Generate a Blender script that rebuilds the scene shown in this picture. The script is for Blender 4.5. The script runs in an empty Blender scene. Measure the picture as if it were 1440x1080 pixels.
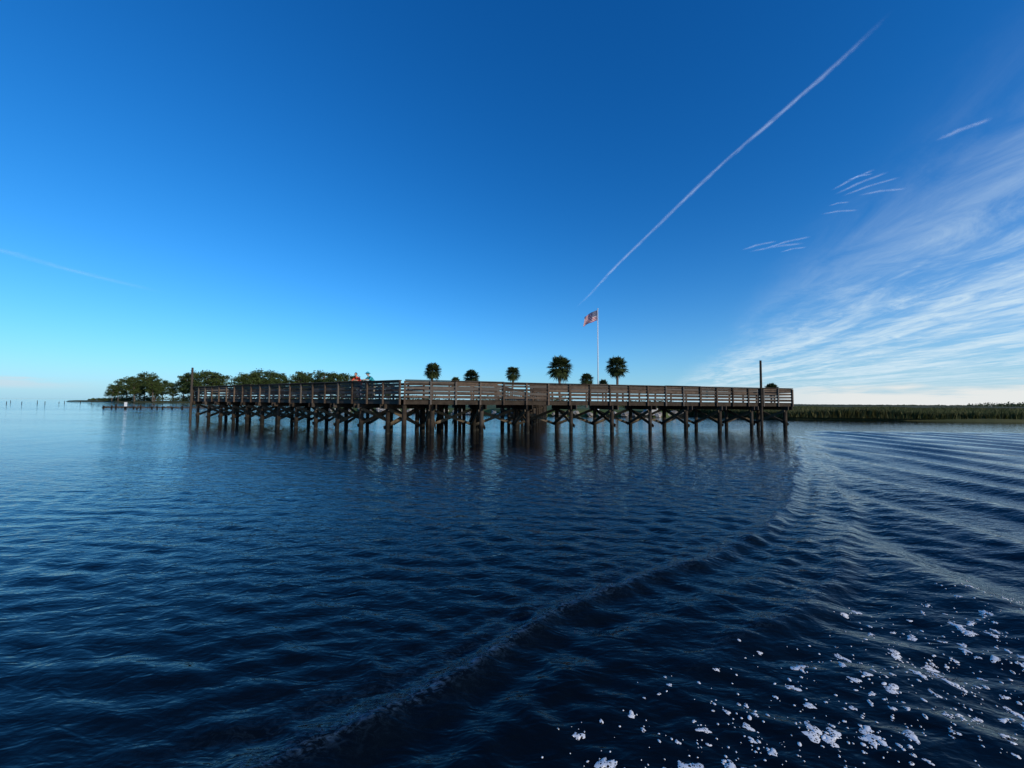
import bpy, math, random
import numpy as np
from mathutils import Vector, Matrix, Euler
random.seed(7); rng=np.random.default_rng(7)
scene=bpy.context.scene
COL=scene.collection

# ------------------------------------------------------------------ helpers
def link(ob,parent=None):
    COL.objects.link(ob)
    if parent is not None: ob.parent=parent
    return ob
def empty(name,loc=(0,0,0)):
    e=bpy.data.objects.new(name,None); e.location=loc; e.empty_display_size=.3
    return link(e)
def new_mat(name):
    m=bpy.data.materials.new(name); m.use_nodes=True
    nt=m.node_tree; nt.nodes.clear()
    out=nt.nodes.new('ShaderNodeOutputMaterial')
    return m,nt,out
class N:
    def __init__(s,nt): s.nt=nt
    def n(s,t,**kw):
        x=s.nt.nodes.new(t)
        for k,v in kw.items(): setattr(x,k,v)
        return x
    def put(s,sock,v):
        if hasattr(v,'is_output') : s.nt.links.new(v,sock)
        else: sock.default_value=v
    def math(s,op,a,b=0.0,c=None,clamp=False):
        x=s.n('ShaderNodeMath',operation=op,use_clamp=clamp)
        s.put(x.inputs[0],a); s.put(x.inputs[1],b)
        if c is not None: s.put(x.inputs[2],c)
        return x.outputs[0]
    def ss(s,v,a,b,lo=0.0,hi=1.0):
        x=s.n('ShaderNodeMapRange',interpolation_type='SMOOTHSTEP')
        s.put(x.inputs[0],v); s.put(x.inputs[1],a); s.put(x.inputs[2],b); s.put(x.inputs[3],lo); s.put(x.inputs[4],hi)
        return x.outputs[0]
    def mix(s,f,a,b,mode='MIX'):
        x=s.n('ShaderNodeMix',data_type='RGBA',blend_type=mode)
        s.put(x.inputs[0],f); s.put(x.inputs[6],a); s.put(x.inputs[7],b)
        return x.outputs[2]
    def noise(s,vec,scale,detail=3,rough=.55,dist=0.0):
        x=s.n('ShaderNodeTexNoise'); 
        if vec is not None: s.put(x.inputs['Vector'],vec)
        x.inputs['Scale'].default_value=scale; x.inputs['Detail'].default_value=detail
        x.inputs['Roughness'].default_value=rough; x.inputs['Distortion'].default_value=dist
        return x.outputs['Fac']
    def mapping(s,vec,scale=(1,1,1),rot=(0,0,0),loc=(0,0,0)):
        x=s.n('ShaderNodeMapping'); s.put(x.inputs['Vector'],vec)
        x.inputs['Scale'].default_value=scale; x.inputs['Rotation'].default_value=rot; x.inputs['Location'].default_value=loc
        return x.outputs[0]
    def comb(s,x_,y_,z_):
        x=s.n('ShaderNodeCombineXYZ'); s.put(x.inputs[0],x_); s.put(x.inputs[1],y_); s.put(x.inputs[2],z_); return x.outputs[0]
    def sep(s,v):
        x=s.n('ShaderNodeSeparateXYZ'); s.put(x.inputs[0],v); return x.outputs
def c4(c): return (c[0],c[1],c[2],1.0)
def simple_mat(name,c1,c2=None,scale=6,rough=.8,bump=.3,island=0.25,transl=0.0):
    m,nt,out=new_mat(name); g=N(nt)
    tc=g.n('ShaderNodeTexCoord').outputs['Object']
    f=g.noise(tc,scale,4,.6)
    f=g.ss(f,.3,.7)
    col=g.mix(f,c4(c1),c4(c2 or c1))
    if island:
        geo=g.n('ShaderNodeNewGeometry')
        v=g.math('MULTIPLY_ADD',geo.outputs['Random Per Island'],2*island,1-island)
        col=g.mix(1.0,col,g.comb(v,v,v),'MULTIPLY')
    b=g.n('ShaderNodeBsdfPrincipled'); g.put(b.inputs['Base Color'],col); b.inputs['Roughness'].default_value=rough
    b.inputs['Specular IOR Level'].default_value=.25
    if bump:
        bp=g.n('ShaderNodeBump'); bp.inputs['Strength'].default_value=bump; bp.inputs['Distance'].default_value=.05
        g.put(bp.inputs['Height'],g.noise(tc,scale*3,4,.6)); nt.links.new(bp.outputs[0],b.inputs['Normal'])
    sh=b.outputs[0]
    if transl>0:
        t=g.n('ShaderNodeBsdfTranslucent'); g.put(t.inputs['Color'],col)
        mx=g.n('ShaderNodeMixShader'); mx.inputs[0].default_value=transl
        nt.links.new(sh,mx.inputs[1]); nt.links.new(t.outputs[0],mx.inputs[2]); sh=mx.outputs[0]
    nt.links.new(sh,out.inputs['Surface'])
    return m
def mesh_obj(name,verts,faces,mat=None,parent=None,smooth=False):
    me=bpy.data.meshes.new(name)
    me.from_pydata([tuple(v) for v in verts],[],faces); me.update()
    if mat: me.materials.append(mat)
    if smooth: me.polygons.foreach_set('use_smooth',[True]*len(me.polygons))
    ob=bpy.data.objects.new(name,me)
    return link(ob,parent)
def np_mesh(name,V,F,mat=None,smooth=False):
    me=bpy.data.meshes.new(name); k=F.shape[1]
    me.vertices.add(len(V)); me.vertices.foreach_set('co',V.astype(np.float32).ravel())
    me.loops.add(F.size); me.loops.foreach_set('vertex_index',F.astype(np.int32).ravel())
    me.polygons.add(len(F)); me.polygons.foreach_set('loop_start',np.arange(0,F.size,k,dtype=np.int32))
    me.polygons.foreach_set('loop_total',np.full(len(F),k,dtype=np.int32))
    if smooth: me.polygons.foreach_set('use_smooth',np.ones(len(F),dtype=bool))
    me.update(calc_edges=True); me.validate()
    if mat: me.materials.append(mat)
    return me
class Geo:
    def __init__(s): s.v=[]; s.f=[]
    def box(s,c,ax,ay,az,dx,dy,dz):
        c=Vector(c); b=len(s.v)
        for k in (-.5,.5):
            for j in (-.5,.5):
                for i in (-.5,.5):
                    s.v.append(c+ax*(i*dx)+ay*(j*dy)+az*(k*dz))
        for q in ((0,2,3,1),(4,5,7,6),(0,1,5,4),(2,6,7,3),(0,4,6,2),(1,3,7,5)): s.f.append(tuple(b+i for i in q))
    def beam(s,p0,p1,w,h,up=Vector((0,0,1))):
        p0=Vector(p0);p1=Vector(p1); d=p1-p0; L=d.length; d.normalize()
        side=d.cross(up)
        if side.length<1e-4: side=Vector((1,0,0))
        side.normalize(); u=side.cross(d).normalized()
        s.box((p0+p1)/2,d,side,u,L,w,h)
    def tube(s,pts,rad,n=8,cap=True):
        pts=[Vector(p) for p in pts]; b=len(s.v); ph=random.random()
        for i,p in enumerate(pts):
            d=(pts[min(i+1,len(pts)-1)]-pts[max(i-1,0)]).normalized()
            a=d.orthogonal().normalized() if abs(d.z)<.9 else Vector((1,0,0))
            a=(a-d*a.dot(d)).normalized(); e=d.cross(a)
            for k in range(n):
                t=2*math.pi*k/n+ph; s.v.append(p+(a*math.cos(t)+e*math.sin(t))*rad[i])
        for i in range(len(pts)-1):
            for k in range(n):
                s.f.append((b+i*n+k,b+i*n+(k+1)%n,b+(i+1)*n+(k+1)%n,b+(i+1)*n+k))
        if cap:
            s.f.append(tuple(b+k for k in reversed(range(n)))); e=b+(len(pts)-1)*n; s.f.append(tuple(e+k for k in range(n)))
    def obj(s,name,mat,parent=None,smooth=False): return mesh_obj(name,s.v,s.f,mat,parent,smooth)

# ------------------------------------------------------------------ camera
cam=bpy.data.cameras.new('camera'); cam.lens=13.53; cam.sensor_width=36; cam.clip_start=.05; cam.clip_end=200000
co=bpy.data.objects.new('camera',cam); link(co)
co.matrix_world=Matrix.Translation((0,0,2.0))@Matrix.Rotation(math.radians(90+2.66),4,'X')@Matrix.Rotation(math.radians(.46),4,'Z')
scene.camera=co
scene.view_settings.view_transform='Standard'; scene.view_settings.look='None'; scene.view_settings.exposure=0

# ------------------------------------------------------------------ sun + sky
SUN_EL=math.radians(17); SUN_AZ=math.radians(130)     # clockwise from +Y
sd=Vector((math.sin(SUN_AZ)*math.cos(SUN_EL),math.cos(SUN_AZ)*math.cos(SUN_EL),math.sin(SUN_EL)))
L=bpy.data.lights.new('sun','SUN'); L.energy=3.3; L.angle=math.radians(.53); L.color=(1,.88,.72)
lo=bpy.data.objects.new('sun',L); lo.rotation_euler=sd.to_track_quat('Z','Y').to_euler(); lo.location=(60,-40,40); link(lo)
w=bpy.data.worlds.new('World'); scene.world=w; w.use_nodes=True
nt=w.node_tree; nt.nodes.clear(); g=N(nt)
out=g.n('ShaderNodeOutputWorld'); bg=g.n('ShaderNodeBackground'); bg.inputs['Strength'].default_value=.1
sky=g.n('ShaderNodeTexSky'); sky.sky_type='NISHITA'; sky.sun_disc=False; sky.sun_elevation=SUN_EL; sky.sun_rotation=SUN_AZ
sky.air_density=1.0; sky.dust_density=.3; sky.ozone_density=3.0
rgb=g.n('ShaderNodeSeparateColor'); nt.links.new(sky.outputs[0],rgb.inputs[0])
def curve(ch,p,k):
    return g.math('MULTIPLY',g.math('POWER',g.math('MULTIPLY',ch,.1),p),k*10)
r_=curve(rgb.outputs[0],1.8,.9); g_=curve(rgb.outputs[1],1.14,1.26); b_=curve(rgb.outputs[2],.98,1.74)
skyc=g.comb(r_,g_,b_)
D=g.n('ShaderNodeTexCoord').outputs['Generated']; dx,dy,dz=g.sep(D)
az=g.math('ARCTAN2',dx,dy)
hzf=g.math('MULTIPLY',g.math('POWER',2.718,g.math('MULTIPLY',g.math('MAXIMUM',dz,0.0),-11.0)),g.ss(az,-.9,.9,.72,.85))
hcol=g.mix(g.ss(az,-.2,1.0),(3.6,6.3,8.4,1),(5.6,7.2,8.4,1))
skyc=g.mix(hzf,skyc,hcol)
zc=g.math('MAXIMUM',dz,.02)
px=g.math('DIVIDE',dx,zc); py=g.math('DIVIDE',dy,zc)
a=math.radians(20)
v_=g.math('SUBTRACT',g.math('MULTIPLY',px,math.cos(a)),g.math('MULTIPLY',py,math.sin(a)))
u_=g.math('ADD',g.math('MULTIPLY',px,math.sin(a)),g.math('MULTIPLY',py,math.cos(a)))
vec=g.comb(g.math('MULTIPLY',v_,1.0),g.math('MULTIPLY',u_,.16),0.0)
n1=g.noise(vec,1.1,7,.6,.5)
vec2=g.comb(g.math('MULTIPLY',v_,1.0),g.math('MULTIPLY',u_,.45),3.0)
n2=g.noise(vec2,3.0,8,.68,.9)
cmb=g.math('ADD',g.math('MULTIPLY',n1,.60),g.math('MULTIPLY',n2,.40))
m1=g.math('ADD',g.math('MULTIPLY',g.ss(cmb,.38,.64),.88),.10)
reg=g.ss(v_,.70,2.5); front=g.ss(dy,-.5,.1)
fall=g.ss(v_,6.0,18.0,1.0,.5)
ci=g.math('MULTIPLY',g.math('MULTIPLY',m1,reg),g.math('MULTIPLY',fall,front))
hz=g.ss(dz,.0,.05,0.2,1)
ci=g.math('MULTIPLY',g.math('MULTIPLY',ci,hz),.92)
col=g.mix(ci,skyc,(6.6,8.2,9.2,1))
bvec=g.comb(g.math('MULTIPLY',az,9.0),g.math('MULTIPLY',dz,70.0),0.0)
nb=g.noise(bvec,1.0,6,.6,.2)
hgt=g.math('ADD',g.math('MULTIPLY',nb,.065),-.004)
bank=g.ss(g.math('SUBTRACT',hgt,dz),-.012,.012)
bank=g.math('MULTIPLY',bank,g.ss(az,.42,.75))
col=g.mix(g.math('MULTIPLY',bank,.9),col,(8.3,8.4,8.2,1))
lf=g.math('MULTIPLY',g.ss(az,-.8,-.93),g.ss(g.math('SUBTRACT',g.math('ADD',g.math('MULTIPLY',nb,.09),-.012),dz),-.004,.01))
lf=g.math('MULTIPLY',lf,g.ss(dz,.012,.022))
col=g.mix(g.math('MULTIPLY',lf,.55),col,(6.4,7.0,7.8,1))
nt.links.new(col,bg.inputs[0]); nt.links.new(bg.outputs[0],out.inputs[0])

# ------------------------------------------------------------------ water
def sstep(x,a,b):
    t=np.clip((x-a)/(b-a),0,1); return t*t*(3-2*t)
WAVES=[]
r2=np.random.default_rng(11)
for i in range(72):
    lam=0.14*(4.2**(r2.random()**1.2)); th=math.radians(252)+r2.normal()*.42
    WAVES.append((lam,th,r2.random()*6.283,0.0034*lam**.95))
for i in range(8):
    lam=1.4+r2.random()*2.6; th=math.radians(215)+r2.normal()*.5
    WAVES.append((lam,th,r2.random()*6.283,0.0018))
cx=np.array([-3.2,-1.25,-.40,.83,2.3,3.9,6.7,10,14.5,22]); cy=np.array([1.5,2.2,2.75,4.05,5.0,5.9,9.2,13.4,19.5,30])
def smooth_interp(X):
    return (np.interp(X-.35,cx,cy)+np.interp(X,cx,cy)+np.interp(X+.35,cx,cy)+np.interp(X-.7,cx,cy)+np.interp(X+.7,cx,cy))/5
def hfun(X,Y,cell,want_chop=False):
    Z=np.zeros_like(X)
    for lam,th,ph,A in WAVES:
        k=2*math.pi/lam
        att=sstep(lam/cell,2.2,3.6)
        if att.max()>0:
            Z+=A*att*np.sin(k*(X*math.cos(th)+Y*math.sin(th))+ph+.35*np.sin(X*.9+Y*.6+ph))
    yc=smooth_interp(X)
    wob=.08*np.sin(X*1.7+1)+.03*np.sin(X*4.3)
    d=(Y-yc-wob)*.72
    on=sstep(X,-3,-.8)*(1-sstep(X,14,22))
    rip=(1+.5*np.sin(X*9+Y*5)*np.sin(X*4.1-Y*7))
    Z+=on*(.038*rip*np.exp(-(d/.11)**2)-.022*np.exp(-((d+.27)/.19)**2)+.016*np.exp(-((d+.56)/.11)**2)+.006*np.sin(d*26+X)*np.exp(-((d-.1)/.5)**2))
    d2=d+1.0+.05*np.sin(X*2.3)
    on2=on*sstep(X,1.0,2.4)
    Z+=on2*(.032*np.exp(-(d2/.12)**2)-.02*np.exp(-((d2+.28)/.18)**2))
    inside=sstep(yc-Y,.3,3.0)*sstep(X,2.0,5.0)*(1-sstep(X,50,120))
    q=X+.10*Y+.45*np.sin(Y*.21+.6)+.15*np.sin(Y*.7)
    Z+=inside*(.066*np.sin(2*math.pi*q/2.5+.6*np.sin(Y*.13))+.018*np.sin(2*math.pi*(q*1.03-.16*Y)/1.05+1.2))*(cell<.6)
    if want_chop:
        ch=on*np.exp(-((d-.045)/.055)**2)+.5*on2*np.exp(-((d2-.03)/.06)**2)+.25*on*np.exp(-((d-.2)/.25)**2)
        return Z,ch
    return Z
s=3.0;amax=math.asinh(30000/s)
tx=np.linspace(-1,1,1501); X1=s*np.sinh(amax*tx)
t0=-math.asinh(25/s)/amax; ty=np.linspace(t0,1,1251); Y1=s*np.sinh(amax*ty)
cxl=np.gradient(X1); cyl=np.gradient(Y1)
X,Y=np.meshgrid(X1,Y1); cell=np.maximum(*np.meshgrid(cxl,cyl))
Z,CH=hfun(X,Y,cell,True)
V=np.stack([X,Y,Z],-1).reshape(-1,3)
nx=len(X1); ny=len(Y1)
idx=(np.arange(ny-1)[:,None]*nx+np.arange(nx-1)[None,:]).ravel()
F=np.stack([idx,idx+1,idx+nx+1,idx+nx],-1)
m,nt,out=new_mat('water'); g=N(nt)
geo=g.n('ShaderNodeNewGeometry'); P=geo.outputs['Position']
chop=g.n('ShaderNodeAttribute',attribute_name='chop').outputs['Fac']
b=g.n('ShaderNodeBsdfPrincipled'); b.inputs['Roughness'].default_value=.03
b.inputs['IOR'].default_value=1.26
Pm=g.mapping(P,(1.0,2.2,1.0),(0,0,math.radians(-16)))
f1=g.noise(Pm,3.6,2,.5,.6)
f2=g.noise(Pm,11.0,2,.5,.5)
Pl=g.mapping(P,(.5,1.8,1.0),(0,0,math.radians(8)))
f3=g.noise(Pl,.7,2,.55,.3)
patch=g.ss(g.noise(g.mapping(P,(.3,1.6,1)),.05,3,.6),.3,.7,.5,1.25)
yy=g.sep(P)[1]
calm=g.math('ADD',g.ss(yy,9,18,1,.55),g.ss(yy,45,80,0,.4))     # sheltered water around the pier
h=g.math('ADD',g.math('MULTIPLY',f1,.024),g.math('MULTIPLY',f2,.0062))
h=g.math('MULTIPLY',g.math('MULTIPLY',h,patch),calm)
h=g.math('ADD',h,g.math('MULTIPLY',g.math('MULTIPLY',f3,calm),.013))
h=g.math('ADD',h,g.math('MULTIPLY',g.math('MULTIPLY',f2,chop),.009))
bp=g.n('ShaderNodeBump'); bp.inputs['Strength'].default_value=1; bp.inputs['Distance'].default_value=1.0
g.put(bp.inputs['Height'],h); nt.links.new(bp.outputs[0],b.inputs['Normal'])
fr=g.noise(g.mapping(P,(1,1.6,1),(0,0,.5)),16,4,.65,1.0)
fro=g.math('MULTIPLY',g.ss(fr,.42,.75),chop)
g.put(b.inputs['Base Color'],g.mix(g.math('MULTIPLY',fro,.15),(.002,.004,.006,1),(.30,.60,.95,1)))
nt.links.new(b.outputs[0],out.inputs[0])
me=np_mesh('water',V,F,m,True); 
at_=me.attributes.new('chop','FLOAT','POINT'); at_.data.foreach_set('value',CH.astype(np.float32).ravel())
link(bpy.data.objects.new('water',me))

# foam floating in the wake
fm,nt,out=new_mat('foam'); g=N(nt)
tc=g.n('ShaderNodeTexCoord').outputs['Object']
vo=g.n('ShaderNodeTexVoronoi'); g.put(vo.inputs['Vector'],tc); vo.inputs['Scale'].default_value=60; vo.feature='DISTANCE_TO_EDGE'
walls=g.ss(vo.outputs['Distance'],.11,.22,1,0)
nn=g.ss(g.noise(tc,34,2),.47,.55)
al=g.math('MAXIMUM',walls,nn)
b=g.n('ShaderNodeBsdfPrincipled'); b.inputs['Base Color'].default_value=(.88,.84,.78,1); b.inputs['Roughness'].default_value=.5
g.put(b.inputs['Alpha'],al); nt.links.new(b.outputs[0],out.inputs[0])
fv=[];ff=[]
def blob(x,y,r,el,ang,kn):
    base=len(fv); n=18
    ph=[random.random()*6.28 for _ in range(4)]
    rings=(0,.6,1.0)
    fv.append([x,y,.003+r*.06])
    for q in (1,2):
        for k in range(n):
            t=2*math.pi*k/n
            rr=r*rings[q]*(1+kn*(.30*math.sin(2*t+ph[0])+.22*math.sin(3*t+ph[1])+.16*math.sin(5*t+ph[2])+.1*math.sin(7*t+ph[3])))
            ex=rr*math.cos(t)*el; ey=rr*math.sin(t)
            fv.append([x+ex*math.cos(ang)-ey*math.sin(ang),y+ex*math.sin(ang)+ey*math.cos(ang),.003+(r*.055 if q==1 else -.002)])
    for k in range(n):
        k2=(k+1)%n
        ff.append((base,base+1+k,base+1+k2)); ff.append((base+1+k,base+1+n+k,base+1+n+k2,base+1+k2))
for i in range(720):
    t=random.random()**1.1
    bx=.75+t*4.6; by=2.0+t*1.8
    x=bx+random.gauss(0,.42+.25*t); y=by+random.gauss(0,.17+.26*t)
    if y<1.7: continue
    r=.0025+.013*random.random()**3.0
    if random.random()<.12: r=.015+.017*random.random()
    blob(x,y,r*(1+.25*t),1+random.random()*.8,random.random()*3.14,.9 if r>.012 else .25)
    if r>.014:
        for _ in range(random.randint(2,7)): blob(x+random.gauss(0,.06),y+random.gauss(0,.05),.002+.007*random.random(),1.2,random.random()*3,.2)
fa=np.array(fv); fa[:,2]+=hfun(fa[:,0],fa[:,1],np.full(len(fa),.065))
mesh_obj('sea_foam',fa.tolist(),ff,fm,None,True)

# ------------------------------------------------------------------ materials
def wood(name,c1,c2,wet=False,grey=.6):
    m,nt,out=new_mat(name); g=N(nt)
    tc=g.n('ShaderNodeTexCoord').outputs['Object']; geo=g.n('ShaderNodeNewGeometry')
    ri=geo.outputs['Random Per Island']
    f=g.noise(tc,3.0,5,.65); f2=g.noise(g.mapping(tc,(1.5,1.5,14)),3,4,.6)
    col=g.mix(g.ss(g.math('ADD',g.math('MULTIPLY',f,.6),g.math('MULTIPLY',f2,.4)),.35,.65),c4(c1),c4(c2))
    v=g.math('MULTIPLY_ADD',ri,.85,.55); col=g.mix(1.0,col,g.comb(v,v,g.math('MULTIPLY',v,.97)),'MULTIPLY')
    col=g.mix(g.ss(g.math('FRACT',g.math('MULTIPLY',ri,7.31)),.7,.75,0,grey),col,(.12,.112,.10,1))
    if wet:
        z=g.sep(geo.outputs['Position'])[2]
        wl=g.math('ADD',z,g.math('MULTIPLY',g.math('SUBTRACT',f,.5),.5))
        col=g.mix(g.ss(wl,.35,.8,1,0),col,(.014,.013,.010,1))
        col=g.mix(g.ss(wl,-.02,.14,.35,0),col,(.07,.07,.06,1))
    b=g.n('ShaderNodeBsdfPrincipled'); g.put(b.inputs['Base Color'],col); b.inputs['Roughness'].default_value=.85; b.inputs['Specular IOR Level'].default_value=.15
    bp=g.n('ShaderNodeBump'); bp.inputs['Strength'].default_value=.5; bp.inputs['Distance'].default_value=.02
    g.put(bp.inputs['Height'],f2); nt.links.new(bp.outputs[0],b.inputs['Normal'])
    nt.links.new(b.outputs[0],out.inputs[0]); return m
M_rail=wood('weathered_planks',(.052,.038,.029),(.115,.084,.064))
M_beam=wood('treated_timber',(.028,.021,.016),(.058,.044,.032),False,.25)
M_pile=wood('pile_timber',(.026,.020,.015),(.055,.042,.031),True,.2)
M_brace=wood('brace_timber',(.085,.064,.042),(.16,.125,.088),True,.3)
M_grass=simple_mat('lawn',(.05,.085,.02),(.09,.11,.035),.4,.9,.4,0)
M_marshg=simple_mat('marsh_soil',(.035,.045,.016),(.075,.075,.028),.15,.95,.6,0)
M_blade=simple_mat('marsh_grass_blades',(.045,.062,.016),(.105,.10,.034),.08,.8,0,.45,.25)
M_leaf=simple_mat('pine_foliage',(.03,.055,.013),(.075,.105,.026),.35,.7,0,.5,.25)
M_bush=simple_mat('shrub_foliage',(.03,.048,.014),(.07,.09,.03),.3,.75,0,.5,.2)
M_palm=simple_mat('palm_fronds',(.028,.043,.014),(.06,.08,.028),1.2,.55,0,.45,.2)
M_bark=simple_mat('bark',(.08,.062,.05),(.15,.12,.10),4,.9,.6,.1)
M_rock=simple_mat('riprap_rock',(.20,.18,.155),(.36,.34,.30),2,.9,.6,.35)
M_metal=simple_mat('painted_metal',(.62,.63,.64),(.7,.7,.7),8,.4,.05,0)
M_white=simple_mat('white_paint',(.75,.75,.73),(.8,.8,.79),8,.5,.05,0)
M_green=simple_mat('green_paint',(.02,.16,.09),(.03,.2,.11),8,.5,.05,0)

# ------------------------------------------------------------------ fishing pier
pier=empty('fishing_pier')
piles,beams,braces,deck,rails,poles=Geo(),Geo(),Geo(),Geo(),Geo(),Geo()
Z3=Vector((0,0,1))
DECK=2.10; RT=3.22
def V2(x,y,z=0): return Vector((x,y,z))
def railing(p,d,Ln,nrm,s0=0.0,s1=None,base=DECK):
    s1=Ln if s1 is None else s1
    n=max(1,round((s1-s0)/1.5)); st=(s1-s0)/n
    for i in range(n+1):
        q=p+d*(s0+i*st)
        rails.box(q+Z3*((1.80+RT-.05)/2)+nrm*.02,d,nrm,Z3,.10,.10,RT-.05-1.80)
    for i in range(0,n,2):
        a=s0+i*st; bnd=s0+min(n,i+2)*st; j=random.uniform(-.02,.02)
        for zc,hh in ((2.27,.13),(2.52,.13),(2.76,.13),(2.97,.13),(3.13,.13)):
            off=random.uniform(-.01,.01)
            rails.box(p+d*((a+bnd)/2)+nrm*(-.055)+Z3*(zc+j+off),d,nrm,Z3,bnd-a-.03,.038,hh)
        rails.box(p+d*((a+bnd)/2)+nrm*(-.02)+Z3*(RT+j),d,nrm,Z3,bnd-a-.006,.24,.04)
def bent(f,bk,nd,extra=False,mid=False):
    ax=(bk-f).normalized()
    pp=[f,bk]+([ (f+bk)/2 ] if mid else [])
    for q in pp:
        r=random.uniform(.125,.15); lean=V2(random.uniform(-.03,.03),random.uniform(-.03,.03))
        piles.tube([q+lean-Z3*1.2,q+Z3*.6,q+Z3*1.83],[r*1.06,r,r*.95],10)
    for sgn in (-1,1):
        beams.box((f+bk)/2+nd*(.19*sgn)+Z3*1.67,ax,nd,Z3,(bk-f).length+.9,.07,.28)
    a0=f-ax*.12; a1=bk+ax*.12
    zt=1.46+random.uniform(-.05,.05); zb=.38+random.uniform(-.06,.06)
    braces.beam(a0+Z3*zb+nd*.20,a1+Z3*zt+nd*.20,.05,.20,Z3)
    braces.beam(a1+Z3*(zb+.03)-nd*.20,a0+Z3*(zt+.02)-nd*.20,.05,.20,Z3)
def segment(C,d,nrm_back,Ln,W,bent_s,rear_gap=None,tanh=None,zoff=0.0,endrail=True,lng=True):
    s_=.07
    while s_<Ln+.3:
        ext=W if tanh is None else min(W,max(.1,s_*tanh))
        deck.box(C+d*s_+nrm_back*((ext-.35)/2)+Z3*(DECK-.02+zoff),d,nrm_back,Z3,.135,ext+.35-.003,.04)
        s_+=.15
    for k in range(5):
        o=-.28+k*(W+.46)/4
        st=0 if (tanh is None) else max(0,o/tanh+.1)
        beams.box(C+d*((Ln+.25+st)/2)+nrm_back*o+Z3*(1.94+zoff*.5),d,nrm_back,Z3,Ln+.25-st,.05,.26)
    for sb in bent_s: bent(C+d*sb,C+d*sb+nrm_back*(W-.3),d)
    if lng:
        for i in range(len(bent_s)-1):
            a_,b_=bent_s[i],bent_s[i+1]
            if b_-a_<2: continue
            q0=C+nrm_back*(W-.3+.17)
            braces.beam(q0+d*a_+Z3*.38,q0+d*b_+Z3*1.52,.05,.18,Z3)
            braces.beam(q0+d*b_+Z3*.40+nrm_back*.055,q0+d*a_+nrm_back*.055+Z3*1.50,.05,.18,Z3)
    railing(C-nrm_back*.36,d,Ln,-nrm_back,0.0,Ln+.2)
    sb0=0 if tanh is None else (W+.15)/tanh
    if rear_gap:
        railing(C+nrm_back*(W+.12),d,Ln,nrm_back,sb0,rear_gap[0]); railing(C+nrm_back*(W+.12),d,Ln,nrm_back,rear_gap[1],Ln+.2)
    else: railing(C+nrm_back*(W+.12),d,Ln,nrm_back,sb0,Ln+.2)
    if endrail:
        q=C+d*(Ln+.30)-nrm_back*.25
        railing(q,nrm_back,W+.3,d,0.0,W+.3)
C=V2(-6.3,22.6)
R_=V2(22.0,30.9); dR=(R_-C); LR=dR.length; dR.normalize(); nR=V2(-dR.y,dR.x)
Lf=V2(-31.0,38.0); dL=(Lf-C); LL=dL.length; dL.normalize(); nL=V2(dL.y,-dL.x)
W=2.7
half=.5*math.acos(dR.dot(dL)); th_=math.tan(half)
sR=[.253*30.1-6.0+.0,.253*30.1-3.0]+[.253*30.1+i*3.05 for i in range(0,8)]
sR[-1]=LR-.15
segment(C,dR,nR,LR,W,sR,rear_gap=(6.3,9.0),tanh=th_,zoff=0.0)
sL=[1.4+i*(LL-1.6)/11 for i in range(12)]
segment(C,dL,nL,LL,W,sL,tanh=th_,zoff=.006)
piles.tube([C-Z3*1.2,C+Z3*1.83],[.15,.14],10)
q=C+dR*(.878*30.1)-nR*.12-nR*.32
poles.tube([q-Z3*.8,q+Z3*2,q+Z3*5.35],[.10,.09,.075],10)
q=C+dL*(LL+.05)-nL*.5
poles.tube([q-Z3*.8,q+Z3*2,q+Z3*5.1],[.11,.10,.085],10)
A=C+dR*7.65+nR*(W+.3); E=V2(4.3,55.5); dW=(E-A); LW=dW.length; dW.normalize(); nW=V2(-dW.y,dW.x)*-1
A2=A-nW*(2.1/2)
segment(A2,dW,nW,LW,2.1,[1.0+i*3.1 for i in range(9)],zoff=-.006,endrail=False,lng=False)
for i in range(4):
    f=C+dR*(1.6+i*1.35)+nR*(W+.9+.6*i); piles.tube([f-Z3*1.2,f+Z3*1.9],[.13,.12],10)
P1=C+dR*1.3+nR*(W+.2)
for i in range(4): bent(P1+dR*(i*1.25)+nR*.6,P1+dR*(i*1.25)+nR*2.7,dR)
deck.box(P1+dR*2.0+nR*1.7+Z3*1.88,dR,nR,Z3,4.6,2.7,.08)
piles.obj('piles',M_pile,pier,False); beams.obj('beams',M_beam,pier); braces.obj('cross_braces',M_brace,pier)
deck.obj('deck_planks',M_beam,pier); rails.obj('railings',M_rail,pier); poles.obj('tall_posts',M_beam,pier)

# ------------------------------------------------------------------ land
def land(name,outline,mat,ztop,inset,jit=.6,sub=3.0,mat2=None):
    pts=[]
    for i in range(len(outline)):
        a=Vector(outline[i]+(0,)); b_=Vector(outline[(i+1)%len(outline)]+(0,)); n=max(1,int((b_-a).length/sub))
        for k in range(n): 
            p=a.lerp(b_,k/n); pts.append(p+Vector((random.uniform(-jit,jit),random.uniform(-jit,jit),0)))
    cen=sum(pts,Vector())/len(pts); n=len(pts); v=[];f=[]
    rings=[(0,-.5),(inset*.45,.25),(inset,ztop*.7),(inset*3,ztop)]
    for off,z in rings:
        for i,p in enumerate(pts):
            t=(pts[(i+1)%n]-pts[i-1]).normalized(); nn=Vector((-t.y,t.x,0))
            v.append(p+nn*off+Z3*(z+random.uniform(-.06,.06)))
    for r in range(len(rings)-1):
        for i in range(n): f.append((r*n+i,r*n+(i+1)%n,(r+1)*n+(i+1)%n,(r+1)*n+i))
    v.append(cen+Z3*ztop); c=len(v)-1; r=len(rings)-1
    for i in range(n): f.append((r*n+i,r*n+(i+1)%n,c))
    return mesh_obj(name,v,f,mat,None,True)
land('park_lawn',[(-34,70),(-12,62),(2,56),(21,54.5),(25,58),(30,80),(34,150),(-60,160)],M_grass,.95,1.0,.4,2.0)
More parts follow.
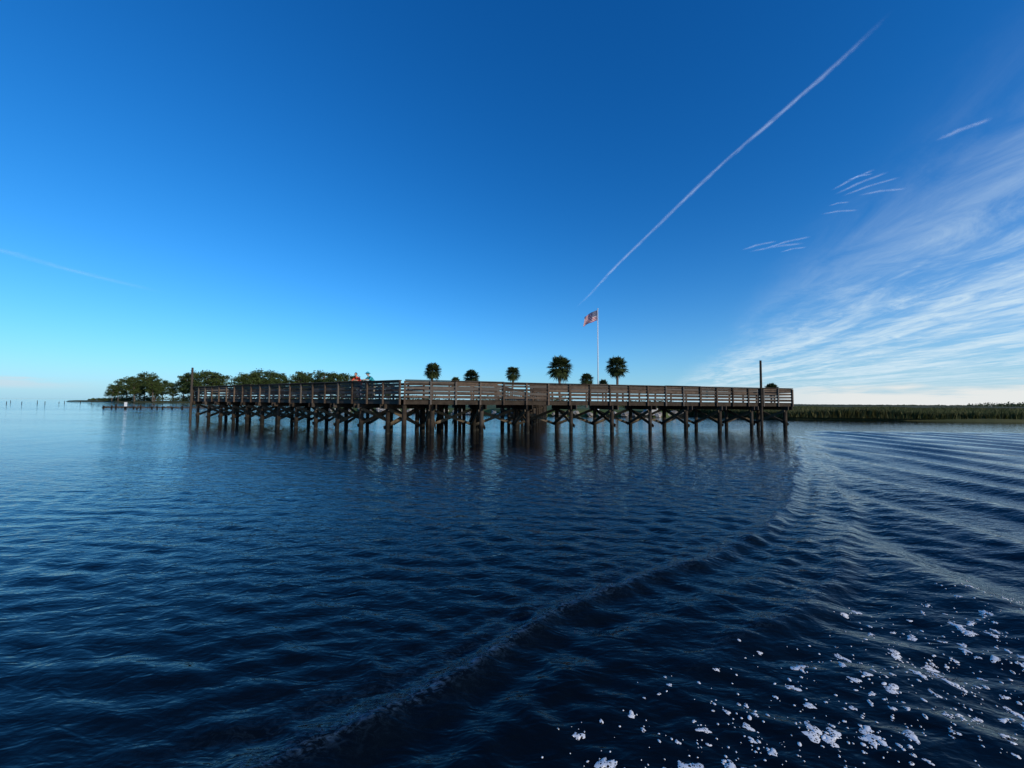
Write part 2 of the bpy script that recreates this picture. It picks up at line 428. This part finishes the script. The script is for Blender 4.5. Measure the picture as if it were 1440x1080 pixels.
land('wooded_point',[(-276,238),(-230,216),(-180,206),(-120,190),(-60,158),(20,150),(60,190),(60,300),(-150,310),(-240,262)],M_marshg,.9,2.0,1.5,6.0)
land('marsh_ground',[(26,66),(31,57),(37,51),(60,47.5),(90,44),(160,40),(700,30),(3000,500),(2500,4200),(900,4000),(70,400),(30,130)],M_marshg,.55,1.0,.8,8.0)
rk=Geo()
def rock(c,r):
    b=len(rk.v); n=6
    for j in range(4):
        ph=math.pi*(j+.5)/4
        for k in range(n):
            t=2*math.pi*k/n+j*.3; rr=r*random.uniform(.75,1.2)
            rk.v.append(Vector(c)+Vector((rr*math.sin(ph)*math.cos(t)*1.2,rr*math.sin(ph)*math.sin(t),rr*math.cos(ph)*.75)))
    for j in range(3):
        for k in range(n): rk.f.append((b+j*n+k,b+j*n+(k+1)%n,b+(j+1)*n+(k+1)%n,b+(j+1)*n+k))
    rk.f.append(tuple(b+k for k in reversed(range(n)))); rk.f.append(tuple(b+3*n+k for k in range(n)))
shore=[(-34,70),(-12,62),(2,56),(21,54.5),(25,58),(28,70)]
for i in range(len(shore)-1):
    a=Vector(shore[i]+(0,));b_=Vector(shore[i+1]+(0,))
    n=int((b_-a).length*2.2)
    for k in range(n):
        p=a.lerp(b_,random.random()); rock((p.x+random.uniform(-.6,.6),p.y+random.uniform(-.3,1.1),random.uniform(.0,.55)),random.uniform(.22,.5))
rk.obj('riprap_shore',M_rock)
cb=Geo(); cb.box((20.0,55.6,.75),Vector((1,0,0)),Vector((0,1,0)),Z3,1.6,1.4,1.0); cb.box((20.0,55.6,1.29),Vector((1,0,0)),Vector((0,1,0)),Z3,1.3,1.1,.08)
M_conc=simple_mat('concrete',(.42,.41,.38),(.52,.5,.46),3,.9,.3,0)
o=cb.obj('concrete_block',M_conc); bv=o.modifiers.new('b','BEVEL'); bv.width=.12; bv.segments=3
tb=empty('trash_bin',(17.3,57.5,.9))
t=Geo(); t.tube([(0,0,0),(0,0,.1),(0,0,.95),(0,0,1.0)],[.24,.26,.32,.32],14); t.obj('barrel',M_green,tb,False)
t=Geo(); t.tube([(0,0,1.0),(0,0,1.04),(0,0,1.18),(0,0,1.24)],[.34,.35,.25,.08],14); t.obj('lid',M_green,tb,False)

# ------------------------------------------------------------------ marsh grass
def blades(name,n,xy,h0,h1,w,mat,zb=.35):
    x,y=xy; n=len(x)
    h=rng.uniform(h0,h1,n)*(1+.25*np.sin(x*.31)*np.sin(y*.23+x*.07)); th=rng.uniform(0,math.pi,n); ww=rng.uniform(w*.6,w*1.3,n)
    lx=rng.normal(0,.18,n)*h; ly=rng.normal(0,.18,n)*h
    ax=np.cos(th)*ww; ay=np.sin(th)*ww; z=np.full(n,zb)
    v0=np.stack([x-ax,y-ay,z],-1); v1=np.stack([x+ax,y+ay,z],-1)
    v2=np.stack([x+ax*.6+lx*.4,y+ay*.6+ly*.4,z+h*.6],-1); v3=np.stack([x+lx,y+ly,z+h],-1)
    V=np.stack([v0,v1,v2,v3],1).reshape(-1,3); F=np.arange(4*n).reshape(-1,4)
    return link(bpy.data.objects.new(name,np_mesh(name,V,F,mat)))
def marsh_front(x): return np.interp(x,[26,31,37,60,90,160,300],[66,57,51.2,47.8,44.3,40.3,37])
n=110000
x=26+(rng.random(n)**1.3)*190; y=marsh_front(x)+.3+(rng.random(n)**2.2)*110
k=np.sin(x*.12+y*.05)+np.sin(x*.045-y*.21)+rng.normal(0,.7,n)>-1.3
blades('marsh_grass',n,(x[k],y[k]),.8,1.25,.06,M_blade,.25)

# ------------------------------------------------------------------ foliage
def leafcloud(cens,rads,per,size,zs=1.0):
    cens=np.array(cens); rads=np.array(rads)
    tot=len(cens)*per
    ci=np.repeat(np.arange(len(cens)),per)
    d=rng.normal(size=(tot,3)); d/=np.linalg.norm(d,axis=1)[:,None]
    r=rng.random(tot)**.45
    p=cens[ci]+d*r[:,None]*rads[ci]
    a=rng.normal(size=(tot,3)); a/=np.linalg.norm(a,axis=1)[:,None]
    b=np.cross(a,rng.normal(size=(tot,3))); b/=np.linalg.norm(b,axis=1)[:,None]
    s_=size*rng.uniform(.5,1.3,tot)[:,None]
    q=np.stack([p-a*s_,p-b*s_*.5,p+a*s_,p+b*s_*.5],1).reshape(-1,3)
    return q,np.arange(4*tot).reshape(-1,4)
def tree_mesh(seed,H=16.0):
    random.seed(seed); t=Geo()
    lean=Vector((random.uniform(-.12,.12),random.uniform(-.1,.1),1))
    pts=[Vector((0,0,-.3))]
    for i in range(1,7): pts.append(Vector((lean.x*H*i/7+random.uniform(-.25,.25),lean.y*H*i/7,H*i/7*.98)))
    t.tube(pts,[.34,.3,.27,.23,.18,.13,.07],8)
    cens=[];rads=[]
    for i in range(30):
        f=.30+.68*(i+.5)/30; k=f*6; j=int(min(5,k)); base=pts[j].lerp(pts[j+1],k-j)
        an=i*2.4+random.uniform(-.4,.4); prof=math.sin(math.pi*min(1,(f-.15)/.96))**.7
        ln=prof*H*.31*random.uniform(.35,1.15)
        end=base+Vector((math.cos(an)*ln,math.sin(an)*ln,ln*random.uniform(.05,.45)))
        midp=base.lerp(end,.5)+Vector((0,0,-.15*ln*.3))
        t.tube([base,midp,end],[.12,.08,.03],5,False)
        for q,rr in ((end,1.0),(midp.lerp(end,.3),.85)):
            cens.append(tuple(q+Vector((0,0,.25)))); s_=random.uniform(1.0,1.95)*rr; rads.append((s_*1.2,s_*1.2,s_*.76))
    q,F=leafcloud(cens,rads,90,.32)
    nv=len(t.v)
    me=bpy.data.meshes.new('pine_tree')
    fs=[tuple(f) for f in t.f]+[tuple(int(i)+nv for i in r) for r in F]
    me.from_pydata([tuple(v) for v in t.v]+q.tolist(),[],fs)
    me.materials.append(M_bark); me.materials.append(M_leaf)
    mi=np.zeros(len(fs),dtype=np.int32); mi[len(t.f):]=1; me.polygons.foreach_set('material_index',mi); me.update()
    return me
TM=[tree_mesh(i+3) for i in range(5)]
random.seed(21)
def hor(p): return 559.5+.008*p
tl=[(158,541),(167,537),(180,530),(190,526),(204,520),(216,525),(230,532),(244,536),(258,524),(270,519),(290,517),(304,521),(336,526),(349,519),(366,516),(384,518),(398,527),(418,523),(432,518),(452,518),(468,519),(486,521),(503,530),(522,532),(546,535),(196,538),(219,539),(280,532),(374,530),(420,531),(448,530),(478,531)]
for i,(p,top) in enumerate(tl):
    D_=random.uniform(200,232) if p<330 else random.uniform(185,215)
    Ht=(hor(p)-top)/541*D_+2-.8
    o=bpy.data.objects.new('pine_tree',TM[i%5]); s_=Ht/16.2
    o.location=((p-720)/541*D_,D_,.8); wd=max(s_,.6)*random.uniform(.9,1.15); o.scale=(wd,wd,s_); o.rotation_euler=(0,0,random.random()*6.28); link(o)
cens=[];rads=[]
pl=[(-268,240),(-230,219),(-180,209),(-120,193),(-60,162),(20,154)]
for i in range(len(pl)-1):
    a=Vector(pl[i]+(0,));b_=Vector(pl[i+1]+(0,)); n=int((b_-a).length/1.3)
    for k in range(n):
        p=a.lerp(b_,random.random()); d_=random.random()*9
        hgt=random.uniform(.6,1.3) if p.x<-236 else random.uniform(1.4,3.6)
        cens.append((p.x+d_*.4,p.y+d_+2,.9+hgt*.5)); rads.append((hgt*1.3,hgt*1.3,hgt*.8))
q,F=leafcloud(cens,rads,90,.4)
link(bpy.data.objects.new('shoreline_bushes',np_mesh('shoreline_bushes',q,F,M_bush)))
cens=[];rads=[]
for i in range(46):
    x_=random.choice([random.uniform(-30,-4),random.uniform(22,31),random.uniform(-30,30)]); y_=random.uniform(82,120) if x_<20 else random.uniform(64,90)
    hgt=random.uniform(.7,1.7); cens.append((x_,y_,.9+hgt*.5)); rads.append((hgt*1.6,hgt,hgt*.8))
q,F=leafcloud(cens,rads,160,.16)
link(bpy.data.objects.new('park_shrubs',np_mesh('park_shrubs',q,F,M_bush)))
cens=[];rads=[]
for i in range(420):
    az_=random.uniform(.60,1.2); D_=random.uniform(900,1150); prof=max(0,math.sin((az_-.7)*6))*.6+.5
    hgt=random.uniform(2,4.5)*prof*(1.35 if az_>.88 else .5)
    cens.append((math.sin(az_)*D_*1.2,math.cos(az_)*D_*1.2,hgt*.5)); rads.append((hgt*4,hgt*4,hgt))
q,F=leafcloud(cens,rads,40,1.6)
link(bpy.data.objects.new('distant_treeline',np_mesh('distant_treeline',q,F,M_bush)))

def palm_mesh(seed,H,CR,nl=54):
    random.seed(seed); t=Geo()
    pts=[Vector((random.uniform(-.08,.08),random.uniform(-.08,.08),H*i/7-.2)) for i in range(8)]
    t.tube(pts,[.26,.22,.2,.19,.19,.2,.23,.2],10)
    for i in range(26):
        an=random.random()*6.28; z=H-random.random()*1.3-.1
        t.beam((math.cos(an)*.17,math.sin(an)*.17,z),(math.cos(an)*.42,math.sin(an)*.42,z+.3),.05,.03)
    nb=len(t.f); lv=[];lfc=[]
    top=pts[-1]
    for i in range(nl):
        an=i*2.39996+random.uniform(-.2,.2); el=math.asin(1-1.92*((i+.5)/nl))+random.uniform(-.12,.12)
        d=Vector((math.cos(an)*math.cos(el),math.sin(an)*math.cos(el),math.sin(el)))
        pl_=CR*random.uniform(.38,.56); base=top+Vector((0,0,-.1)); e=base+d*pl_-Z3*.05
        sd_=d.cross(Z3); sd_=sd_.normalized() if sd_.length>.05 else Vector((1,0,0)); up=sd_.cross(d).normalized()
        b=len(lv); lv+= [base-sd_*.02,base+sd_*.02,e+sd_*.015,e-sd_*.015]; lfc.append((b,b+1,b+2,b+3))
        fl=CR*random.uniform(.5,.62)
        nS=17
        for k in range(nS):
            a_=(k/(nS-1)-.5)*math.radians(230)
            dd=(d*math.cos(a_)+sd_*math.sin(a_)+up*random.uniform(-.05,.12)).normalized(); ln=fl*(1-.25*abs(a_)/1.8)*random.uniform(.85,1.1)
            mid=e+dd*ln*.6; tip=e+dd*ln-Z3*ln*.2*random.uniform(.6,1.5)
            s2=dd.cross(up).normalized()*(.07*CR/2+.01)
            b=len(lv); lv+=[e,mid-s2,tip,mid+s2]; lfc.append((b,b+1,b+2,b+3))
    nv=len(t.v)
    fs=[tuple(f) for f in t.f]+[tuple(i+nv for i in r) for r in lfc]
    me=bpy.data.meshes.new('palm_tree'); me.from_pydata([tuple(v) for v in t.v+lv],[],fs)
    me.materials.append(M_bark); me.materials.append(M_palm)
    mi=np.zeros(len(fs),dtype=np.int32); mi[nb:]=1; me.polygons.foreach_set('material_index',mi); me.update(); return me
pal=[(787,514,60,2.3),(868,513,61,2.0),(608,520,74,1.95),(663,528,76,1.85),(721,523,76,1.75),(825,532,80,1.7),(848,538,92,1.4),(1085,543,84,1.7),(640,536,98,1.6)]
for i,(p,yc,D_,CR) in enumerate(pal):
    H=(hor(p)-yc)/541*D_+2-.9
    o=bpy.data.objects.new('palm_tree',palm_mesh(40+i,H,CR,72)); o.location=((p-720)/541*D_,D_,.9 if p<1000 else .5); link(o)

# ------------------------------------------------------------------ flagpole and flag
fp=empty('flagpole',(11.2,58,.9)); D_=58.0
fp.location=((841-720)/541*D_,D_,.9)
Hp=(hor(841)-434)/541*D_+2-.9
t=Geo(); t.tube([(0,0,-.2),(0,0,Hp*.5),(0,0,Hp)],[.085,.07,.045],12); t.tube([(0,0,-.1),(0,0,.12)],[.2,.16],14); t.obj('pole',M_metal,fp,True)
t=Geo(); t.tube([(0,0,Hp),(0,0,Hp+.05),(0,0,Hp+.12),(0,0,Hp+.17)],[.03,.09,.09,.03],12); t.obj('finial',M_metal,fp,True)
t=Geo(); t.tube([(-.07,-.02,1.2),(-.07,-.02,Hp-.05)],[.008,.008],5); t.obj('halyard',M_white,fp)
nu,nv_=40,22; HO=1.55; FL=2.9; vv=[];fa_=[];uvs=[]
for j in range(nv_+1):
    for i in range(nu+1):
        u=i/nu; v=j/nv_
        x_=-.05-u*FL*.72+.10*math.sin(v*3+u*5)*u; z_=Hp-.12-(1-v)*HO*(1-.10*u)-.62*FL*(u**1.25)*.62+.07*math.sin(u*11+v*2)*u
        y_=.24*math.sin(u*9.5+v*2.4)*min(1,u*2.5)+.1*math.sin(u*17-v*3)*u
        vv.append((x_,y_,z_)); uvs.append((u,v))
for j in range(nv_):
    for i in range(nu):
        q=j*(nu+1)+i; fa_.append((q,q+1,q+nu+2,q+nu+1))
fl=mesh_obj('flag',vv,fa_,None,fp,True)
uv=fl.data.uv_layers.new(name='UVMap')
for lp in fl.data.loops: uv.data[lp.index].uv=uvs[lp.vertex_index]
m,nt,out=new_mat('flag_cloth'); g=N(nt)
U,Vv,_=g.sep(g.n('ShaderNodeUVMap',uv_map='UVMap').outputs[0])
st=g.math('FLOOR',g.math('MULTIPLY',Vv,13.0)); odd=g.math('MODULO',st,2.0)
col=g.mix(odd,(.50,.02,.035,1),(.72,.72,.72,1))
cant=g.math('MULTIPLY',g.math('LESS_THAN',U,.4),g.math('GREATER_THAN',Vv,6/13))
su=g.math('SUBTRACT',g.math('FRACT',g.math('MULTIPLY',U,15)),.5); sv=g.math('SUBTRACT',g.math('FRACT',g.math('MULTIPLY',g.math('SUBTRACT',Vv,6/13),9/(7/13))),.5)
dist=g.math('ADD',g.math('POWER',su,2.0),g.math('POWER',sv,2.0)); star=g.math('LESS_THAN',dist,.07)
cc=g.mix(star,(.012,.02,.10,1),(.7,.7,.7,1)); col=g.mix(cant,col,cc)
d_=g.n('ShaderNodeBsdfDiffuse'); t_=g.n('ShaderNodeBsdfTranslucent'); g.put(d_.inputs[0],col); g.put(t_.inputs[0],col)
mx=g.n('ShaderNodeMixShader'); mx.inputs[0].default_value=.35; nt.links.new(d_.outputs[0],mx.inputs[1]); nt.links.new(t_.outputs[0],mx.inputs[2]); nt.links.new(mx.outputs[0],out.inputs[0])
fl.data.materials.append(m)

# ------------------------------------------------------------------ small posts in the water at left
op=Geo()
for i in range(17):
    t_=i/16; D_=74+random.uniform(-3,5); X_=D_*(-1.05+t_*.26)+random.uniform(-.8,.8)
    op.tube([(X_,D_,-.8),(X_+random.uniform(-.05,.05),D_,random.uniform(.25,.95))],[.14,.12],8)
op.obj('old_dock_pilings',M_pile)
rk=Geo()
for i in range(300):
    t_=random.random(); D_=84+t_*6+random.uniform(-1,1); X_=D_*(-1.06+t_*.34)
    rock((X_,D_,random.uniform(-.15,.15)),random.uniform(.2,.42))
M_oys=simple_mat('oyster_shell',(.035,.032,.026),(.08,.072,.06),3,.9,.5,.4)
rk.obj('oyster_bar',M_oys)
sg=empty('channel_marker_sign',(-73.5,73.5,0))
t=Geo(); t.tube([(0,0,-.8),(0,0,1.3)],[.09,.08],8); t.obj('post',M_pile,sg)
t=Geo(); t.box((0,-.12,.95),Vector((1,0,0)),Vector((0,1,0)),Z3,.55,.04,.8); t.obj('board',M_white,sg)
mk=Geo()
for i in range(9):
    D_=random.uniform(105,150); X_=D_*(-1.32+i*.028+random.uniform(-.01,.01)); mk.tube([(X_,D_,-.5),(X_+random.uniform(-.1,.1),D_,random.uniform(.4,1.3))],[.09,.07],6)
mk.obj('marker_stakes',M_pile)

# ------------------------------------------------------------------ people
def person(name,loc,rotz,shirt,pants,skin,hair,hat=None,lean=0.0,turn=0.0):
    root=empty(name,loc); root.rotation_euler=(0,0,rotz)
    mats=[simple_mat(name+'_skin',skin,skin,5,.6,0,0),simple_mat(name+'_shirt',shirt,tuple(c*.8 for c in shirt),9,.85,.2,0),
          simple_mat(name+'_trousers',pants,tuple(c*.8 for c in pants),9,.85,.2,0),simple_mat(name+'_shoe',(.05,.05,.05),(.08,.08,.08),9,.7,.1,0)]
    v=[];e=[];r=[]
    def add(p,rad,par=None):
        v.append(p); r.append(rad); 
        if par is not None: e.append((par,len(v)-1))
        return len(v)-1
    pel=add((0,.16,.93),.155); w_=add((0,.10,1.08),.135,pel); ch=add((0,-.02-lean*.4,1.27-lean*.05),.165,w_); nk=add((0,-.13-lean,1.43-lean*.15),.065,ch); hd=add((0,-.16-lean,1.50-lean*.2),.06,nk)
    fing=[]
    for sx in (-1,1):
        sh=add((sx*.19,-.08-lean*.8,1.37-lean*.12),.068,ch); el=add((sx*.27,-.24-lean*.8,1.19),.048,sh); wr=add((sx*.14,-.45-lean*.6,1.20),.030,el); hnd=add((sx*.10,-.52-lean*.6,1.195),.038,wr)
        hx,hy,hz=v[hnd]
        for k,fl_ in enumerate((.06,.07,.075,.065)):
            o_=(k-1.5)*.020
            a_=(hx+sx*o_,hy-.03,hz+.004); b_=(hx+sx*o_-sx*.01,hy-.03-fl_*.6,hz); c_=(hx+sx*o_-sx*.014,hy-.03-fl_,hz-.028)
            fing.append(((hx+sx*o_*.7,hy,hz),a_,b_,c_))
        fing.append(((hx,hy+.02,hz),(hx-sx*.04,hy-.005,hz+.01),(hx-sx*.055,hy-.04,hz)))
        hp=add((sx*.10,.15,.88),.105,pel); kn=add((sx*.12,.06 if sx>0 else .12,.50),.065,hp); an=add((sx*.13,.12,.09),.042,kn); to=add((sx*.15,-.06,.045),.042,an)
    def skinned(nm,v,e,r,rt,sub=2):
        me=bpy.data.meshes.new(nm); me.from_pydata(v,e,[]); ob=bpy.data.objects.new(nm,me); COL.objects.link(ob)
        md=ob.modifiers.new('s','SKIN'); 
        for i,x_ in enumerate(me.skin_vertices[0].data): x_.radius=(r[i],r[i]*.85 if r[i]>.12 else r[i]); x_.use_root=(i in rt)
        sb=ob.modifiers.new('u','SUBSURF'); sb.levels=sub; sb.render_levels=sub
        dg=bpy.context.evaluated_depsgraph_get(); m2=bpy.data.meshes.new_from_object(ob.evaluated_get(dg)); bpy.data.objects.remove(ob)
        m2.polygons.foreach_set('use_smooth',[True]*len(m2.polygons)); return m2
    mb=skinned('body',v,e,r,{0})
    for m_ in mats: mb.materials.append(m_)
    for p in mb.polygons:
        c=p.center
        if c.z<.10: p.material_index=3
        elif c.z<.96: p.material_index=2
        elif c.z<1.44-lean*.15 and not (abs(c.x)>.07 and c.y<-.30-lean*.7): p.material_index=1
        else: p.material_index=0
    ob=bpy.data.objects.new('body',mb); link(ob,root)
    fvv=[];fe=[];fr=[];rts=set()
    for ch_ in fing:
        b0=len(fvv); rts.add(b0)
        for i,p in enumerate(ch_): fvv.append(p); fr.append(.010-.001*i); 
        for i in range(len(ch_)-1): fe.append((b0+i,b0+i+1))
    mf=skinned('fingers',fvv,fe,fr,rts,1); mf.materials.append(mats[0]); link(bpy.data.objects.new('fingers',mf),root)
    import bmesh
    hc=Vector((0,-.19-lean,1.60-lean*.22))
    def sph(nm,c,sc,mat,seg=20,cut=None,deform=None):
        bm=bmesh.new(); bmesh.ops.create_uvsphere(bm,u_segments=seg,v_segments=seg*3//4,radius=1)
        if cut: bmesh.ops.delete(bm,geom=[q for q in bm.verts if cut(q.co)],context='VERTS')
        for q in bm.verts:
            if deform: q.co=deform(q.co)
            q.co=Vector((q.co.x*sc[0],q.co.y*sc[1],q.co.z*sc[2]))
        me=bpy.data.meshes.new(nm); bm.to_mesh(me); bm.free(); me.materials.append(mat); me.polygons.foreach_set('use_smooth',[True]*len(me.polygons))
        o=bpy.data.objects.new(nm,me); o.location=c; link(o,root); return o
    sph('head',hc,(.077,.098,.115),mats[0],24,None,lambda q:Vector((q.x*(1-.22*max(0,-q.z)),q.y*(1-.12*max(0,-q.z)),q.z)))
    sph('nose',hc+Vector((0,-.100,-.012)),(.013,.02,.024),mats[0],10)
    for sx in (-1,1):
        sph('ear',hc+Vector((sx*.077,.005,-.005)),(.012,.022,.032),mats[0],10)
        sph('eye',hc+Vector((sx*.03,-.087,.008)),(.013,.009,.008),simple_mat('eye',(.06,.04,.03),None,5,.3,0,0),8)
    sph('mouth',hc+Vector((0,-.088,-.052)),(.024,.008,.006),simple_mat('lips',(.35,.12,.1),None,5,.5,0,0),8)
    hm=simple_mat(name+'_hair',hair,tuple(c*.6 for c in hair),30,.7,.4,0)
    sph('hair',hc+Vector((0,.012,.012)),(.086,.104,.118),hm,24,lambda q:(q.y<-.35 and q.z<.5) or q.z<-.45)
    if hat:
        hmt=simple_mat(name+'_hat',hat,tuple(c*.85 for c in hat),12,.85,.2,0)
        sph('hat_crown',hc+Vector((0,.005,.04)),(.095,.112,.105),hmt,24,lambda q:q.z<-.05)
        bm=bmesh.new(); bmesh.ops.create_cone(bm,cap_ends=True,segments=28,radius1=.19,radius2=.12,depth=.035)
        me=bpy.data.meshes.new('hat_brim'); bm.to_mesh(me); bm.free(); me.materials.append(hmt); o=bpy.data.objects.new('hat_brim',me); o.location=hc+Vector((0,0,.045)); link(o,root)
    return root
ang=math.atan2(-nL.y,-nL.x)+math.pi/2
def at(s_,o): return C+dL*s_+nL*o+Z3*(DECK+.01)
person('standing_man',at(4.45,.12),ang+.15,(.75,.07,.03),(.08,.09,.13),(.45,.27,.19),(.06,.04,.03),None,.05)
person('leaning_man',at(3.1,.12),ang-.1,(.03,.33,.40),(.20,.18,.14),(.48,.30,.21),(.10,.07,.05),(.05,.36,.42),.12)

# ------------------------------------------------------------------ contrails (ice-crystal ribbons at altitude)
def trail_mat(name,amt,sc,head=.2):
    m,nt,out=new_mat(name); g=N(nt)
    U,Vv,_=g.sep(g.n('ShaderNodeUVMap',uv_map='UVMap').outputs[0])
    n=g.noise(g.comb(g.math('MULTIPLY',U,sc),g.math('MULTIPLY',Vv,1.2),0.0),1.0,6,.65,.6)
    d=g.math('ABSOLUTE',g.math('SUBTRACT',g.math('ADD',Vv,g.math('MULTIPLY',g.math('SUBTRACT',n,.5),.5)),.5))
    prof=g.math('POWER',g.ss(d,.0,.42,1,0),1.3)
    al=g.math('MULTIPLY',prof,g.ss(n,.30,.65,.3,1))
    ends=g.math('MULTIPLY',g.ss(U,0,head),g.ss(U,.72,1,1,0))
    al=g.math('MULTIPLY',g.math('MULTIPLY',al,ends),amt)
    dd=g.n('ShaderNodeBsdfDiffuse'); dd.inputs[0].default_value=(1,1,1,1); tt=g.n('ShaderNodeBsdfTranslucent'); tt.inputs[0].default_value=(1,1,1,1)
    ad=g.n('ShaderNodeAddShader'); nt.links.new(dd.outputs[0],ad.inputs[0]); nt.links.new(tt.outputs[0],ad.inputs[1])
    tr=g.n('ShaderNodeBsdfTransparent'); mx=g.n('ShaderNodeMixShader'); g.put(mx.inputs[0],al)
    nt.links.new(tr.outputs[0],mx.inputs[1]); nt.links.new(ad.outputs[0],mx.inputs[2]); nt.links.new(mx.outputs[0],out.inputs[0]); return m
ALT=8000.0
def ribbons(name,strips,mat):
    v=[];f=[];uv=[]
    for si,(pts,wd) in enumerate(strips):
        n=32; b=len(v)
        A_=np.array([np.array(p) for p in pts]); cum=np.linspace(0,1,len(A_))
        for i in range(n+1):
            t_=i/n; p=np.array([np.interp(t_,cum,A_[:,k]) for k in (0,1)]); q=np.array([np.interp(min(1,t_+.06),cum,A_[:,k]) for k in (0,1)]); o=np.array([np.interp(max(0,t_-.06),cum,A_[:,k]) for k in (0,1)])
            if 0<i<n: p=(p*2+q+o)/4
            d=q-o; d/=np.linalg.norm(d); nn=np.array([-d[1],d[0]])
            ww=wd[0]+(wd[1]-wd[0])*t_
            for j,sg_ in enumerate((-1,1)):
                pp=p+nn*ww*sg_*.5; v.append((pp[0]*ALT,pp[1]*ALT,ALT)); uv.append((t_,j))
        for i in range(n): f.append((b+2*i,b+2*i+2,b+2*i+3,b+2*i+1))
    o=mesh_obj(name,v,f,mat); l=o.data.uv_layers.new(name='UVMap')
    for lp in o.data.loops: l.data[lp.index].uv=uv[lp.vertex_index]
    return o
def sk(p,y):
    e=(hor(p)-y)/541; return ((p-720)/541/e,1/e)
ribbons('contrail',[([sk(1285,-20),sk(1215,50),sk(1120,135),sk(1000,240),sk(915,325),sk(860,378),sk(835,408),sk(805,436)],(.030,.050))],trail_mat('contrail_ice',.48,26,.3))
ribbons('faint_contrail',[([sk(-120,325),sk(0,352),sk(90,378),sk(230,412)],(.22,.24))],trail_mat('faint_ice',.17,5))
wl=[]
for (x0,y0,x1,y1,wd) in [(1328,188,1420,152,.055),(1180,268,1265,232,.04),(1176,262,1245,228,.036),(1190,270,1282,240,.038),(1160,296,1218,290,.038),(1172,284,1205,278,.03),(1045,349,1100,335,.06),(1055,351,1140,338,.07),(1080,346,1150,328,.06),(1100,352,1142,344,.05),(1215,268,1290,258,.04),(1200,246,1240,236,.03)]:
    wl.append(([sk(x0,y0),sk((x0+x1)/2,(y0+y1)/2-2),sk(x1,y1)],(wd,wd)))
ribbons('cirrus_wisps',wl,trail_mat('wisp_ice',.45,4,.3))
